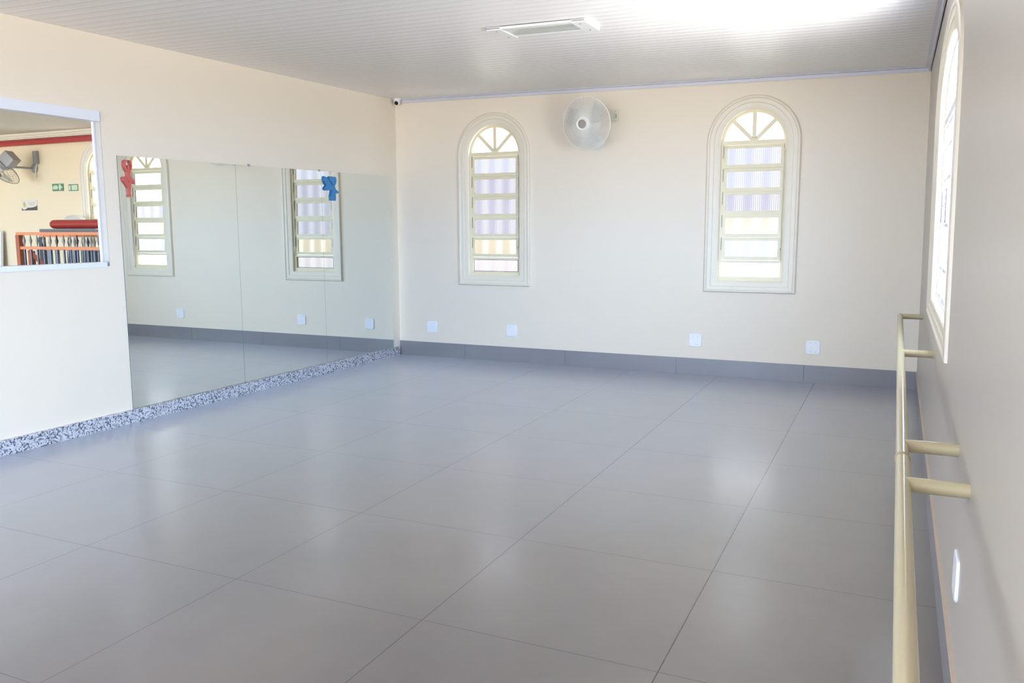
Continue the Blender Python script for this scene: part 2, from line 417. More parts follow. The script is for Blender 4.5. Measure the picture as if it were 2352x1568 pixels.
# ------------------------------------------------------------------ arched louvre windows
def louvre_window(name, c, panes, label):
    root = empty(name, (c, YB, 0), label=label, cat='window', kind='structure')
    F = lambda a, b, d: Vector((a, -d, b))
    W = WIN
    O = lambda t: arch(0, W['half'] - t, W['bottom'] + t * W['wb'] / W['inset'], W['spring'])
    bm = bmesh.new()
    ring_sweep(bm, [(O(0), 0.0), (O(0.002), 0.014), (O(0.010), 0.024), (O(0.026), 0.026), (O(0.034), 0.018), (O(0.068), 0.017), (O(0.073), 0.011),
                    (O(0.118), 0.010), (O(0.128), 0.004), (O(0.1301), -0.085)], F)
    new_obj('surround', bm, M_surr, root, smooth=True)
    # fixed metal frame
    hw = W['half'] - W['inset']; b0 = W['bottom'] + W['wb']; sp = W['spring']
    y0, y1 = 0.028, 0.062
    bm = bmesh.new()
    I = lambda t: arch(0, hw - t, b0 + t, sp)
    ring_sweep(bm, [(I(0), -y0), (I(0.026), -y0), (I(0.026), -y1), (I(0), -y1), (I(0), -y0)], F)
    box(bm, (-hw + 0.01, y0 - 0.004, sp - 0.018), (hw - 0.01, y1, sp + 0.020), 0.003)             # transom
    box(bm, (-hw + 0.02, y0 - 0.002, 1.116), (hw - 0.02, y1, 1.140), 0.002)                       # rail above the fixed bottom light
    box(bm, (-hw + 0.02, y0 - 0.004, b0 + 0.01), (hw - 0.02, y1, b0 + 0.042), 0.003)
    for ang in (45, 90, 135):
        a = math.radians(ang)
        p0 = Vector((0, 0.043, sp + 0.01)); p1 = p0 + Vector((math.cos(a), 0, math.sin(a))) * (hw - 0.012)
        w = 0.018
        n = Vector((-math.sin(a), 0, math.cos(a))) * w
        vs = []
        for p in (p0, p1):
            for s in (-1, 1):
                for d in (-0.012, 0.012): vs.append(bm.verts.new(p + n * s + Vector((0, d, 0))))
        for q in ((0, 1, 3, 2), (4, 6, 7, 5), (0, 2, 6, 4), (1, 5, 7, 3), (0, 4, 5, 1), (2, 3, 7, 6)): bm.faces.new([vs[i] for i in q])
    lathe(bm, [(0.0, 0.0), (0.03, 0.0), (0.03, 0.02), (0.0, 0.02)], (0, 0.028, sp + 0.014), 'Y', 18)
    new_obj('window_frame', bm, M_wframe, root)
    bm = bmesh.new()
    extrude_outline(bm, [(hw * 0.93 * math.cos(PI * k / 24), sp + 0.012 + hw * 0.93 * math.sin(PI * k / 24)) for k in range(25)], F, -0.046, -0.049)
    tag(new_obj('fanlight_pane', bm, G_clear, root), 'clear half-round pane divided by three bars')
    # tilting sashes
    z_top, z_bot, n = sp - 0.02, 1.142, 5
    hgt = (z_top - z_bot) / n
    for k in range(n):
        zc = z_top - hgt * (k + 0.5)
        hh = hgt / 2 - 0.0005; wS = hw - 0.024
        bmf = bmesh.new()
        outer = [(-wS, -hh), (wS, -hh), (wS, hh), (-wS, hh)]
        inner = [(-wS + 0.030, -hh + 0.034), (wS - 0.030, -hh + 0.034), (wS - 0.030, hh - 0.030), (-wS + 0.030, hh - 0.030)]
        extrude_outline(bmf, outer, lambda a, b, d: Vector((a, d, b)), -0.010, 0.010, holes=[inner])
        s = new_obj('louvre_sash', bmf, M_wframe, root)
        s.location = (0, 0.040, zc); s.rotation_euler = (math.radians(-2.2), 0, 0)
        bmp = bmesh.new(); box(bmp, (-wS + 0.028, -0.002, -hh + 0.03), (wS - 0.028, 0.002, hh - 0.028))
        new_obj('pane', bmp, panes[k], s)
        bmh = bmesh.new()
        box(bmh, (-wS - 0.004, -0.016, -hh * 0.1), (-wS + 0.002, 0.0, hh * 0.98)); box(bmh, (wS - 0.002, -0.016, -hh * 0.1), (wS + 0.004, 0.0, hh * 0.98))
        new_obj('hinge', bmh, M_fangrey, s)
    bm = bmesh.new(); box(bm, (-hw + 0.03, 0.044, b0 + 0.04), (hw - 0.03, 0.048, 1.118))
    new_obj('bottom_pane', bm, panes[5], root)
    bm = bmesh.new(); e = 0.004
    x0, x1, za, zb = -hw + 0.032, hw - 0.032, b0 + 0.044, 1.114
    for lo_, hi_ in (((x0, .036, za), (x1, .043, za + e)), ((x0, .036, zb - e), (x1, .043, zb)), ((x0, .036, za), (x0 + e, .043, zb)), ((x1 - e, .036, za), (x1, .043, zb))): box(bm, lo_, hi_)
    new_obj('glazing_seal', bm, M_dark if panes[6] else M_wframe, root)
    bm = bmesh.new(); tube(bm, [(hw - 0.022, 0.012, z_top - 0.05), (hw - 0.022, 0.012, 1.26)], 0.0045, 8)
    tube(bm, [(hw - 0.022, 0.012, 1.27), (hw - 0.030, -0.006, 1.25), (hw - 0.020, -0.006, 1.18), (hw - 0.022, 0.010, 1.14)], 0.005, 8)
    new_obj('opener_lever', bm, M_beige, root, smooth=True)
    return root
louvre_window('window_1', C1, [G_sky, G_lilac, G_lilac, G_lilac, G_yel, G_white, True], 'arched louvre window left of the wall fan, amber light in its lowest sash')
louvre_window('window_2', C2, [G_sky, G_sky, G_lilac, G_yel, G_sky, G_clear, False], 'arched louvre window right of the wall fan, amber light in its fourth sash')

# ------------------------------------------------------------------ wide arched window in the barre wall
root = empty('window_3', (0, 0, 0), label='wide arched window in the side wall above the barre', cat='window', kind='structure')
bm = bmesh.new()
ring_sweep(bm, [(rw_out(0), 0.0), (rw_out(0.003), 0.012), (rw_out(0.02), 0.017), (rw_out(0.05), 0.017), (rw_out(0.07), 0.010), (rw_out(0.15), 0.010), (rw_out(0.165), 0.005),
                (rw_out(0.255), 0.004), (rw_out(0.2702), -0.001), (rw_out(0.2702), -0.10)], fn_right)
new_obj('surround', bm, M_surr, root, smooth=True)
ya, yb = RW['c'] - RW['half'] + RW['inset'], RW['c'] + RW['half'] - RW['inset']
zb0 = RW['bottom'] + RW['inset'] * 0.42
def rbox(bm, y0, y1, z0, z1, d0, d1, mi=0):
    pts = [(y0, z0), (y1, z0), (y1, z1), (y0, z1)]
    extrude_outline(bm, pts, fn_right, -d0, -d1, mi)
bm = bmesh.new()
ring_sweep(bm, [(rw_out(0.272), -0.03), (rw_out(0.31), -0.03), (rw_out(0.31), -0.075), (rw_out(0.272), -0.075), (rw_out(0.272), -0.03)], fn_right)
rbox(bm, ya, yb, 2.03, 2.075, 0.025, 0.08)
for y in (ya + (yb - ya) * k / 4 for k in (1, 2, 3)): rbox(bm, y - 0.02, y + 0.02, zb0, 2.04, 0.03, 0.075)
new_obj('window_frame', bm, M_white, root)
for k in range(4):
    y0 = ya + (yb - ya) * k / 4 + 0.022; y1 = ya + (yb - ya) * (k + 1) / 4 - 0.022
    bm = bmesh.new()
    zs = [zb0 + 0.03, 1.21, 1.46, 1.72, 1.90, 2.025]
    for z in zs: rbox(bm, y0, y1, z - 0.010, z + 0.010, 0.035, 0.065)
    for y in (y0, y1): rbox(bm, y - 0.010, y + 0.010, zs[0], zs[-1], 0.035, 0.065)
    s = new_obj('casement', bm, M_white, root)
    bm = bmesh.new(); rbox(bm, y0, y1, zs[0], zs[-1], 0.049, 0.052)
    new_obj('pane', bm, G_clear, s)
bm = bmesh.new(); extrude_outline(bm, arch(RW['c'], RW['half'] - 0.31, 2.07, 2.08, RW['rise'] - 0.13, n=30, flat=0.85), fn_right, -0.049, -0.052)
new_obj('arched_pane', bm, G_clear, root)
bm = bmesh.new()
for (z0, z1) in ((1.475, 1.56), (1.565, 1.65)):
    for (y0, y1) in ((2.42, 2.90),):
        e = 0.006
        rbox(bm, y0, y1, z0, z0 + e * .4, 0.018, 0.024); rbox(bm, y0, y1, z1 - e * .4, z1, 0.018, 0.024)
        rbox(bm, y0, y0 + 0.035, z0, z1, 0.018, 0.022); rbox(bm, y1 - 0.03, y1, z0, z1, 0.018, 0.022)
new_obj('latch_frame', bm, mat('violet_grey_latch', (0.16, 0.14, 0.22, 1), 0.5), root)

# ------------------------------------------------------------------ reception opening with sliding glass
root = empty('window_4', (0, 0, 0), label='white framed sliding glass opening in the mirror wall', cat='window', kind='structure')
bm = bmesh.new(); box(bm, (XL - 0.078, PY0, PZ1 - 0.068), (XL + 0.012, PY1 - 0.012, PZ1 + 0.004), 0.002)
new_obj('head_track', bm, M_alu, root)
bm = bmesh.new(); box(bm, (XL - 0.078, PY0, PZ0 - 0.006), (XL + 0.010, PY1 - 0.028, PZ0 + 0.030), 0.002)
new_obj('sill_track', bm, M_alu, root)
bm = bmesh.new(); box(bm, (XL - 0.078, PY1 - 0.016, PZ0), (XL - 0.060, PY1 - 0.001, PZ1 - 0.06), 0.002)
new_obj('jamb_profile', bm, M_alu, root)
bm = bmesh.new(); box(bm, (XL - 0.060, PY1 - 0.004, PZ0), (XL - 0.001, PY1 - 0.0005, PZ1 - 0.06))
new_obj('jamb_lining', bm, mat('grey_jamb_paint', (0.46, 0.44, 0.41, 1), 0.6), root)
bm = bmesh.new(); box(bm, (XL - 0.071, -0.70, PZ0 + 0.03), (XL - 0.067, PY1 - 0.016, PZ1 - 0.068))
new_obj('glass_pane', bm, G_clear, root)

# ------------------------------------------------------------------ mirrors
MY = [1.905, 3.113, 4.300, 5.545]
labs = ['tall wall mirror nearest the reception opening, red dancer hung on it', 'tall wall mirror in the middle of the three', 'tall wall mirror in the room corner, blue winged figure hung on it']
for k in range(3):
    a, b = MY[k] + 0.0012, MY[k + 1] - 0.0012
    zt0, zt1 = 1.990 + 0.013 * (a - 1.9), 1.990 + 0.013 * (b - 1.9)
    bm = bmesh.new()
    g = 0.1005
    vs = [(XL + 0.0005, a, g), (XL + 0.0005, b, g), (XL + 0.0005, b, zt1), (XL + 0.0005, a, zt0)]
    vf = [(XL + 0.006, y, z) for _, y, z in vs]
    A = [bm.verts.new(v) for v in vs]; B = [bm.verts.new(v) for v in vf]
    bm.faces.new(A).material_index = 1
    bm.faces.new(B[::-1]).material_index = 0
    for i in range(4): bm.faces.new((A[i], A[(i + 1) % 4], B[(i + 1) % 4], B[i])).material_index = 1
    tag(new_obj('wall_mirror', bm, [M_mirror, M_medge]), labs[k], 'mirror', 'wall mirrors above the granite kerb')
for y, z, lb in ((3.281, 2.011, 'small round clip on top edge of the middle mirror'), (4.272, 2.024, 'small round clip at the seam beside the blue figure')):
    bm = bmesh.new(); lathe(bm, [(0.0, 0.0), (0.011, 0.0), (0.011, 0.010), (0.006, 0.013), (0, 0.013)], (XL, y, z), 'X', 14)
    tag(new_obj('mirror_clip', bm, M_screw), lb, 'clip', 'mirror clips')

# flat wooden figures on the mirrors
def cutout(name, outline, h, y0, z0, m, label, cat, wid=1.0, holes=()):
    bm = bmesh.new()
    P = lambda l: [(y0 + (p[0]) * h * wid, z0 + p[1] * h) for p in l]
    extrude_outline(bm, P(outline), fn_left, 0.006, 0.022, holes=[P(q) for q in holes])
    return tag(new_obj(name, bm, m), label, cat)
dancer = [(0.16, 0.0), (0.20, 0.0), (0.215, 0.05), (0.20, 0.10), (0.225, 0.24), (0.235, 0.33), (0.26, 0.38), (0.32, 0.405), (0.345, 0.37), (0.365, 0.38),
          (0.355, 0.44), (0.31, 0.50), (0.245, 0.535), (0.235, 0.60), (0.245, 0.68), (0.285, 0.76), (0.305, 0.85), (0.29, 0.94), (0.25, 0.995), (0.225, 0.985),
          (0.25, 0.93), (0.262, 0.86), (0.244, 0.76), (0.226, 0.72), (0.222, 0.80), (0.214, 0.84), (0.196, 0.86), (0.172, 0.85), (0.160, 0.82), (0.160, 0.73), (0.135, 0.78),
          (0.11, 0.88), (0.125, 0.95), (0.155, 0.985), (0.13, 1.0), (0.09, 0.98), (0.068, 0.90), (0.07, 0.82), (0.10, 0.74), (0.14, 0.68), (0.155, 0.60), (0.15, 0.55),
          (0.08, 0.55), (0.02, 0.53), (0.0, 0.50), (0.015, 0.47), (0.01, 0.44), (0.06, 0.38), (0.12, 0.30), (0.155, 0.24), (0.16, 0.15), (0.165, 0.08), (0.15, 0.04)]
cutout('dancer_figure', dancer, 0.272, 1.934, 1.692, M_red, 'small red wooden ballet dancer with raised arms hung on the mirror', 'wall decoration', wid=1.08,
       holes=[[(0.165, 0.42), (0.18, 0.385), (0.19, 0.43), (0.18, 0.455)]])
fairy = [(0.36, 0.0), (0.60, 0.0), (0.61, 0.14), (0.60, 0.27), (0.66, 0.31), (0.74, 0.31), (0.76, 0.37), (0.70, 0.42), (0.63, 0.46), (0.58, 0.55), (0.575, 0.62),
         (0.63, 0.70), (0.66, 0.80), (0.655, 0.92), (0.61, 0.985), (0.54, 0.97), (0.49, 0.93), (0.43, 0.985), (0.34, 0.985), (0.29, 0.93), (0.30, 0.84), (0.37, 0.78), (0.42, 0.70), (0.475, 0.62),
         (0.46, 0.60), (0.41, 0.65), (0.34, 0.74), (0.26, 0.84), (0.16, 0.93), (0.05, 0.97), (0.02, 0.88), (0.04, 0.76), (0.11, 0.66),
         (0.15, 0.61), (0.09, 0.55), (0.04, 0.48), (0.07, 0.41), (0.16, 0.40), (0.28, 0.41), (0.40, 0.44), (0.42, 0.40), (0.38, 0.28), (0.345, 0.15)]
cutout('fairy_figure', fairy, 0.243, 4.318, 1.737, M_blue, 'small blue wooden winged figure hung near the mirror corner', 'wall decoration', wid=1.30)

# ------------------------------------------------------------------ blank socket plates
def socket_plate(loc, rotz, label, nscrew=4):
    root = empty('socket_plate', loc, (0, 0, rotz), label=label, cat='socket plate', group='white blank plates just above the skirting')
    w, h, t = 0.064, 0.064, 0.009
    bm = bmesh.new()
    pts = []
    for cxx, czz, a0 in ((w - .018, h - .018, 0), (-w + .018, h - .018, 90), (-w + .018, -h + .018, 180), (w - .018, -h + .018, 270)):
        for k in range(6):
            a = math.radians(a0 + 90 * k / 5); pts.append((cxx + .018 * math.cos(a), czz + .018 * math.sin(a)))
    sc = lambda s: [(p[0] * s, p[1] * s) for p in pts]
    rows = [[bm.verts.new((p[0], -d, p[1])) for p in sc(s)] for s, d in ((1, 0), (1, t * .5), (0.95, t), (0.9, t))]
    for a, b in zip(rows, rows[1:]):
        for i in range(len(a)): bm.faces.new((a[i], a[(i + 1) % len(a)], b[(i + 1) % len(a)], b[i]))
    bm.faces.new(rows[-1]); bm.faces.new(rows[0][::-1])
    new_obj('cover', bm, M_white, root, smooth=True)
    for i, (sx, sz) in enumerate(((-.022, .042), (.024, .042), (.024, -.042), (-.022, -.042))):
        if i >= nscrew: break
        bm = bmesh.new(); lathe(bm, [(0, 0), (.0032, 0), (.0032, .0015), (0, .0015)], (sx, -t - .0015, sz), 'Y', 10)
        new_obj('screw', bm, M_screw, root)
    return root
socket_plate((-4.147, YB, 0.341), 0, 'white blank socket plate nearest the mirror corner', 0)
socket_plate((-3.147, YB, 0.346), 0, 'white blank socket plate below the window beside the mirrors', 1)
socket_plate((-1.135, YB, 0.346), 0, 'white blank socket plate below and left of the second window', 3)
socket_plate((0.03 - 0.058, YB, 0.334), 0, 'white blank socket plate nearest the barre wall corner', 4)
p = socket_plate((right_x(0.42), 0.155, 0.425), PI / 2 * -1, 'white plate on the side wall below the barre', 0)
p.rotation_euler = (0, 0, PI / 2 * 3)
p.location.x -= 0.0

# ------------------------------------------------------------------ wall fan, end wall
def wall_fan(loc, yaw, pitch, label, wall_off, mbody, R=0.258, box_cover=False, group=None, wz=-0.16):
    root = empty('wall_fan', loc, label=label, cat='fan', group=group)
    hd = Matrix.Rotation(yaw, 3, 'Z') @ Matrix.Rotation(pitch, 3, 'X')
    def T(bm): bmesh.ops.rotate(bm, verts=bm.verts, cent=(0, 0, 0), matrix=hd)
    # local: axis -Y is the front
    def wire(sgn, r0, d0, r1, d1, ang, twist):
        pts = []
        for k in range(9):
            t = k / 8; r = r0 + (r1 - r0) * t
            d = d0 * (1 - t ** 2.6)
            a = ang + twist * t
            pts.append((r * math.cos(a), -sgn * d, r * math.sin(a)))
        return pts
    bm = bmesh.new()
    nw = 34 if box_cover else 110
    for k in range(nw): tube(bm, wire(1, 0.062, 0.085, R, 0, 2 * PI * k / nw, 0.32), 0.0018, 5, False)
    torus(bm, (0, -0.052, 0), (0, 1, 0), R * 0.66, 0.0016, 56, 5)
    new_obj('front_grille', bm, mbody, root); T_obj = root.children[-1]
    bm = bmesh.new()
    for k in range(nw // 2): tube(bm, wire(-1, 0.07, 0.075, R, 0, 4 * PI * k / nw, -0.15), 0.0018, 5, False)
    torus(bm, (0, 0.045, 0), (0, 1, 0), R * 0.66, 0.0016, 56, 5)
    new_obj('rear_grille', bm, mbody, root)
    bm = bmesh.new(); torus(bm, (0, 0, 0), (0, 1, 0), R + 0.002, 0.0048, 72, 8)
    new_obj('rim', bm, mbody, root, smooth=True)
    bm = bmesh.new(); lathe(bm, [(0.042, -0.100), (0.060, -0.104), (0.070, -0.096), (0.072, -0.080), (0.044, -0.080), (0.042, -0.094)], (0, 0, 0), 'Y', 36, cap=False)
    new_obj('hub_ring', bm, mbody, root, smooth=True)
    bm = bmesh.new(); lathe(bm, [(0, -0.093), (0.02, -0.093), (0.043, -0.091), (0.043, -0.084), (0, -0.084)], (0, 0, 0), 'Y', 30)
    new_obj('hub_badge', bm, M_badge, root, smooth=True)
    for k in range(3):
        bm = bmesh.new(); rows = []
        a0 = 2 * PI * k / 3 + 0.35
        for i in range(9):
            t = i / 8; r = 0.04 + (R * 0.86 - 0.04) * t
            wdt = 0.38 + 0.30 * math.sin(PI * min(1, t * 1.05) * 0.75)
            row = []
            for j in range(6):
                s = j / 5 - 0.5
                a = a0 + s * wdt * 1.6 + 0.35 * t
                row.append(bm.verts.new((r * math.cos(a), 0.030 * s * 1.5 - 0.005, r * math.sin(a))))
            rows.append(row)
        for a, b in zip(rows, rows[1:]):
            for j in range(5): bm.faces.new((a[j], a[j + 1], b[j + 1], b[j]))
        bmesh.ops.solidify(bm, geom=list(bm.faces), thickness=0.003)
        new_obj('blade', bm, M_fanblade, root, smooth=True)
    bm = bmesh.new(); lathe(bm, [(0, -0.03), (0.036, -0.03), (0.042, 0.0), (0.042, 0.03), (0, 0.03)], (0, 0, 0), 'Y', 28)
    new_obj('blade_hub', bm, M_fanblade, root, smooth=True)
    bm = bmesh.new()
    if box_cover:
        lathe(bm, [(0.05, 0.03), (0.078, 0.06), (0.085, 0.085), (0.085, 0.10), (0.06, 0.12), (0, 0.13)], (0, 0, 0), 'Y', 28)
        box(bm, (-0.085, 0.12, -0.09), (0.085, 0.27, 0.09), 0.012)
    else:
        lathe(bm, [(0.05, 0.03), (0.080, 0.06), (0.088, 0.085), (0.088, 0.15), (0.07, 0.18), (0, 0.19)], (0, 0, 0), 'Y', 28)
    new_obj('motor_housing', bm, M_fangrey if box_cover else mbody, root, smooth=True)
    for ch in root.children: ch.rotation_euler = hd.to_euler()
    back = hd @ Vector((0, 0.15, 0))
    bm = bmesh.new()
    if wall_off[0] == 'y':
        w = wall_off[1]; wp = Vector((wall_off[2], w, wz))
        tube(bm, [back, back + Vector((0, 0.01, -0.07)), Vector((back.x * .5 + wp.x * .5, back.y + 0.02, wz)), wp - Vector((0, 0.02, 0))], 0.015, 12)
        new_obj('arm', bm, mbody, root, smooth=True)
        bm = bmesh.new(); lathe(bm, [(0, -0.028), (0.03, -0.026), (0.062, -0.012), (0.07, 0.0), (0, 0.0)], (wp.x, w, wz), 'Y', 30)
        new_obj('wall_bracket', bm, mbody, root, smooth=True)
    return root
wall_fan((-2.195, 5.40, 2.472), math.radians(-6), math.radians(9), 'white wall fan between the two arched windows', ('y', YB - 5.40, 0.02), M_fanw, 0.252)
root = empty('fan_switch', (-1.994, YB, 2.565), label='ivory fan switch plate right of the wall fan', cat='switch')
bm = bmesh.new(); box(bm, (-0.039, -0.009, -0.062), (0.039, 0, 0.062), 0.004); new_obj('cover', bm, M_beige, root)
bm = bmesh.new(); box(bm, (-0.016, -0.012, -0.028), (0.008, -0.008, 0.028), 0.002); new_obj('scale_insert', bm, mat('pale_green_insert', (0.6, 0.66, 0.54, 1), 0.4), root)
bm = bmesh.new(); box(bm, (0.009, -0.016, -0.022), (0.015, -0.008, 0.012), 0.001); new_obj('slider', bm, M_fangrey, root)
for z in (-.048, .045):
    bm = bmesh.new(); lathe(bm, [(0, 0), (.004, 0), (.004, .002), (0, .002)], (0, -0.011, z), 'Y', 10); new_obj('screw', bm, M_screw, root)

# ------------------------------------------------------------------ ceiling light
lx, ly = -1.612, 2.885
lz = ceil_z(lx, ly)
root = empty('ceiling_light', (lx, ly, lz), (math.atan(CB), -math.atan(CA), math.radians(0)), label='white open fluorescent fitting without tubes on the board ceiling', cat='ceiling light')
W2, D2, T2 = 0.352, 0.150, 0.020
bm = bmesh.new()
box(bm, (-W2, -D2, -T2), (W2, -D2 + 0.05, -0.004), 0.002); box(bm, (-W2, D2 - 0.05, -T2), (W2, D2, -0.004), 0.002)
new_obj('side_rail', bm, M_lampw, root)
bm = bmesh.new(); box(bm, (-W2 + .02, -D2 + .01, -0.012), (W2 - .02, D2 - .01, -0.0005)); new_obj('backplate', bm, M_dark, root)
bm = bmesh.new()
prof2 = [(-D2 + 0.05, -T2 + .002), (-0.07, -0.018), (0.0, -0.014), (0.07, -0.018), (D2 - 0.05, -T2 + .002), (D2 - .05, -0.008), (-D2 + .05, -0.008)]
A = [bm.verts.new((-W2 + 0.09, a, b)) for a, b in prof2]; B = [bm.verts.new((W2 - 0.09, a, b)) for a, b in prof2]
for i in range(len(prof2)): bm.faces.new((A[i], A[(i + 1) % 7], B[(i + 1) % 7], B[i]))
new_obj('reflector', bm, M_reflector, root)
for s in (-1, 1):
    bm = bmesh.new(); x0, x1 = sorted((s * W2, s * (W2 - 0.10)))
    box(bm, (x0, -D2, -T2 - 0.004), (x1, D2, -0.002), 0.003)
    e = new_obj('end_cap', bm, M_lampw, root)
    for yy in (-0.10, 0.10):
        bm = bmesh.new(); lathe(bm, [(0, 0), (.005, 0), (.005, .0015), (0, .0015)], (s * (W2 - 0.05), yy, -T2 - 0.0056), 'Z', 10); new_obj('screw', bm, M_dark, e)

# ------------------------------------------------------------------ security camera in the corner
cz = ceil_z(XL + 0.06, YB - 0.06)
root = empty('security_camera', (XL + 0.075, YB - 0.075, cz), label='small white security camera on the ceiling in the room corner', cat='camera')
bm = bmesh.new(); lathe(bm, [(0, 0), (0.043, 0), (0.044, -0.012), (0.040, -0.018), (0, -0.018)], (0, 0, 0), 'Z', 28); new_obj('base', bm, M_white, root, smooth=True)
bm = bmesh.new()
dirv = (Vector((0.22, -1.0, -0.5))).normalized()
pts = [Vector((0, 0, -0.035)) - dirv * 0.025 + dirv * t for t in (0, .006, .03, .056, .060)]
tube(bm, pts, [0.022, 0.034, 0.037, 0.032, 0.027], 24)
tube(bm, [(0, 0, -0.012), (0, 0, -0.03)], [0.034, 0.030], 20)
new_obj('housing', bm, M_white, root, smooth=True)
bm = bmesh.new(); tube(bm, [pts[-1] - dirv * .002, pts[-1] + dirv * .003], [0.024, 0.022], 24); new_obj('lens', bm, M_black, root, smooth=True)

# ------------------------------------------------------------------ ballet barres
BX, BZ, BR = 0.692, 0.755, 0.0195
def barre(y0, y1, brackets, label, end_cap):
    root = empty('ballet_barre', (BX, y0, BZ), label=label, cat='ballet barre', group='cream barres along the side wall')
    bm = bmesh.new()
    tube(bm, [(0, 0, 0), (0, y1 - y0, 0)], BR, 28)
    new_obj('rail', bm, M_barre, root, smooth=True)
    bm = bmesh.new()
    torus(bm, (0, end_cap - y0, 0), (0, 1, 0), BR + 0.0003, 0.0022, 28, 6)
    new_obj('joint_collar', bm, mat('rubbed_beige_joint', (0.42, 0.30, 0.2, 1), 0.6), root, smooth=True)
    for yb_ in brackets:
        bm = bmesh.new()
        L_ = right_x(BZ) - BX
        tube(bm, [(0.004, yb_ - y0, 0), (L_ + 0.004, yb_ - y0, 0.0)], 0.0205, 24)
        new_obj('bracket', bm, M_barre, root, smooth=True)
    return root
barre(0.185, 4.74, (0.36, 2.56, 4.70), 'far cream ballet barre running into the room corner', 0.187)
barre(-3.8, 0.180, (-0.09, -2.2, -3.7), 'near cream ballet barre beside the photographer', 0.178)

# ------------------------------------------------------------------ the neighbouring hall seen through the reception opening
OX0, OX1 = -14.2, XL - TL
bm = bmesh.new(); box(bm, (OX0, -4.0, -0.12), (OX1, YB + 0.15, 0)); tag(new_obj('floor', bm, M_concrete), 'floor of the neighbouring hall', 'floor', kind='structure')
bm = bmesh.new(); box(bm, (OX0, -4.0, 2.82), (OX1, YB + 0.15, 2.95)); tag(new_obj('ceiling', bm, M_ceilo), 'stained plaster ceiling of the neighbouring hall', 'ceiling', kind='structure')
bm = bmesh.new()
extrude_outline(bm, [(OX0 - 0.1, 0), (OX1, 0), (OX1, TOP), (OX0 - 0.1, TOP)], fn_back, 0, -0.16, holes=[hole(C3), hole(C3 + 2.4)])
tag(new_obj('wall_far', bm, M_wallo), 'yellow cream wall of the neighbouring hall with arched windows', 'wall', kind='structure')
bm = bmesh.new()  # unseen wall added to cut the daylight entering the hall; doorway sized likewise
extrude_outline(bm, [(OX0 - 0.1, 0), (OX1, 0), (OX1, TOP), (OX0 - 0.1, TOP)], lambda a, b, d: Vector((a, -4.0 + d, b)), 0, -0.15, holes=[[(-13.0, 0.05), (-7.6, 0.05), (-7.6, 2.35), (-13.0, 2.35)]])
tag(new_obj('wall_near', bm, M_wallo), 'unseen wall with a wide doorway added to cut daylight in the neighbouring hall', 'wall', kind='structure')
bm = bmesh.new(); box(bm, (OX0 - 0.15, -4.0, 0), (OX0, YB, TOP)); tag(new_obj('wall_end', bm, M_wallo), 'yellow cream end wall of the neighbouring hall', 'wall', kind='structure')
louvre_window('window_5', C3, [G_clear] * 5 + [G_clear, False], 'arched window of the neighbouring hall, partly hidden by the opening frame')
bm = bmesh.new()
for k, (z0, z1, d) in enumerate(((2.79, 2.822, 0.075), (2.765, 2.79, 0.05), (2.745, 2.765, 0.03))): box(bm, (OX0, YB - d, z0), (OX1, YB, z1), 0.004)
tag(new_obj('trim_3', bm, M_surr), 'white plaster cornice above the red pipe', 'trim', kind='structure')
bm = bmesh.new(); tube(bm, [(OX0, YB - 0.045, 2.695), (OX1, YB - 0.045, 2.695)], 0.043, 20)
tag(new_obj('red_pipe', bm, M_pipe, smooth=True), 'long red pipe under the cornice of the neighbouring hall', 'pipe')

wall_fan((-10.78, YB - 0.44, 2.30), math.radians(-70), math.radians(42), 'grey wall fan beyond the reception opening, turned to the left', ('y', 0.44, 0.10), M_fangrey, 0.27, box_cover=True, wz=0.03)
root = empty('junction_box', (-10.60, YB, 2.48), label='small grey box on the yellow wall above the fan bracket', cat='junction box')
bm = bmesh.new(); box(bm, (-0.04, -0.05, -0.09), (0.04, 0, 0.09), 0.008); new_obj('cover', bm, M_fangrey, root)
bm = bmesh.new(); tube(bm, [(0, -0.02, -0.09), (-0.01, -0.03, -0.16), (-0.03, -0.025, -0.22), (-0.04, -0.02, -0.28)], 0.008, 8); new_obj('cable', bm, M_beige, root, smooth=True)

# safety signs
def plate(name, x, z, w, h, parts, label, base):
    root = empty(name, (x, YB - 0.0005, z), label=label, cat='sign')
    bm = bmesh.new(); box(bm, (-w / 2, -0.006, -h / 2), (w / 2, 0, h / 2)); new_obj('board', bm, base, root)
    for nm, polys, m in parts:
        bm = bmesh.new()
        for pl in polys: extrude_outline(bm, [(p[0] * w, p[1] * h) for p in pl], lambda a, b, d: Vector((a, -d, b)), 0.006, 0.0085)
        new_obj(nm, bm, m, root)
    return root
R4 = lambda x0, z0, x1, z1: [(x0, z0), (x1, z0), (x1, z1), (x0, z1)]
arrow = [(0.10, -0.38), (0.26, -0.38), (0.26, -0.18), (0.44, 0.0), (0.26, 0.22), (0.26, 0.40), (0.10, 0.40), (0.10, 0.1), (0.02, 0.0), (0.10, -0.1)]
def wobble(x0, x1, z0, z1): return [(x0, z0 + .05), (x0 + .1 * (x1 - x0), z0), (x1 - .04, z0 + .02), (x1, z0 + .2 * (z1 - z0)), (x1, z1 - .1), (x1 - .3 * (x1 - x0), z1), (x0 + .35 * (x1 - x0), z1), (x0, z1 - .18)]
plate('exit_sign', -10.212, 2.052, 0.232, 0.102, [('lettering', [wobble(-0.44, 0.0, -0.28, 0.28)], M_pgreen), ('arrow', [arrow], M_pgreen)],
      'green safety sign with a pale arrow on the yellow wall', M_green)
plate('exit_sign', -9.90, 2.042, 0.190, 0.092, [('figure', [R4(-0.46, -0.38, -0.27, 0.34)], M_pgreen), ('lettering', [R4(-0.16, -0.38, 0.46, 0.38)], M_pgreen)],
      'paler green safety sign nearest the arched window', M_green)
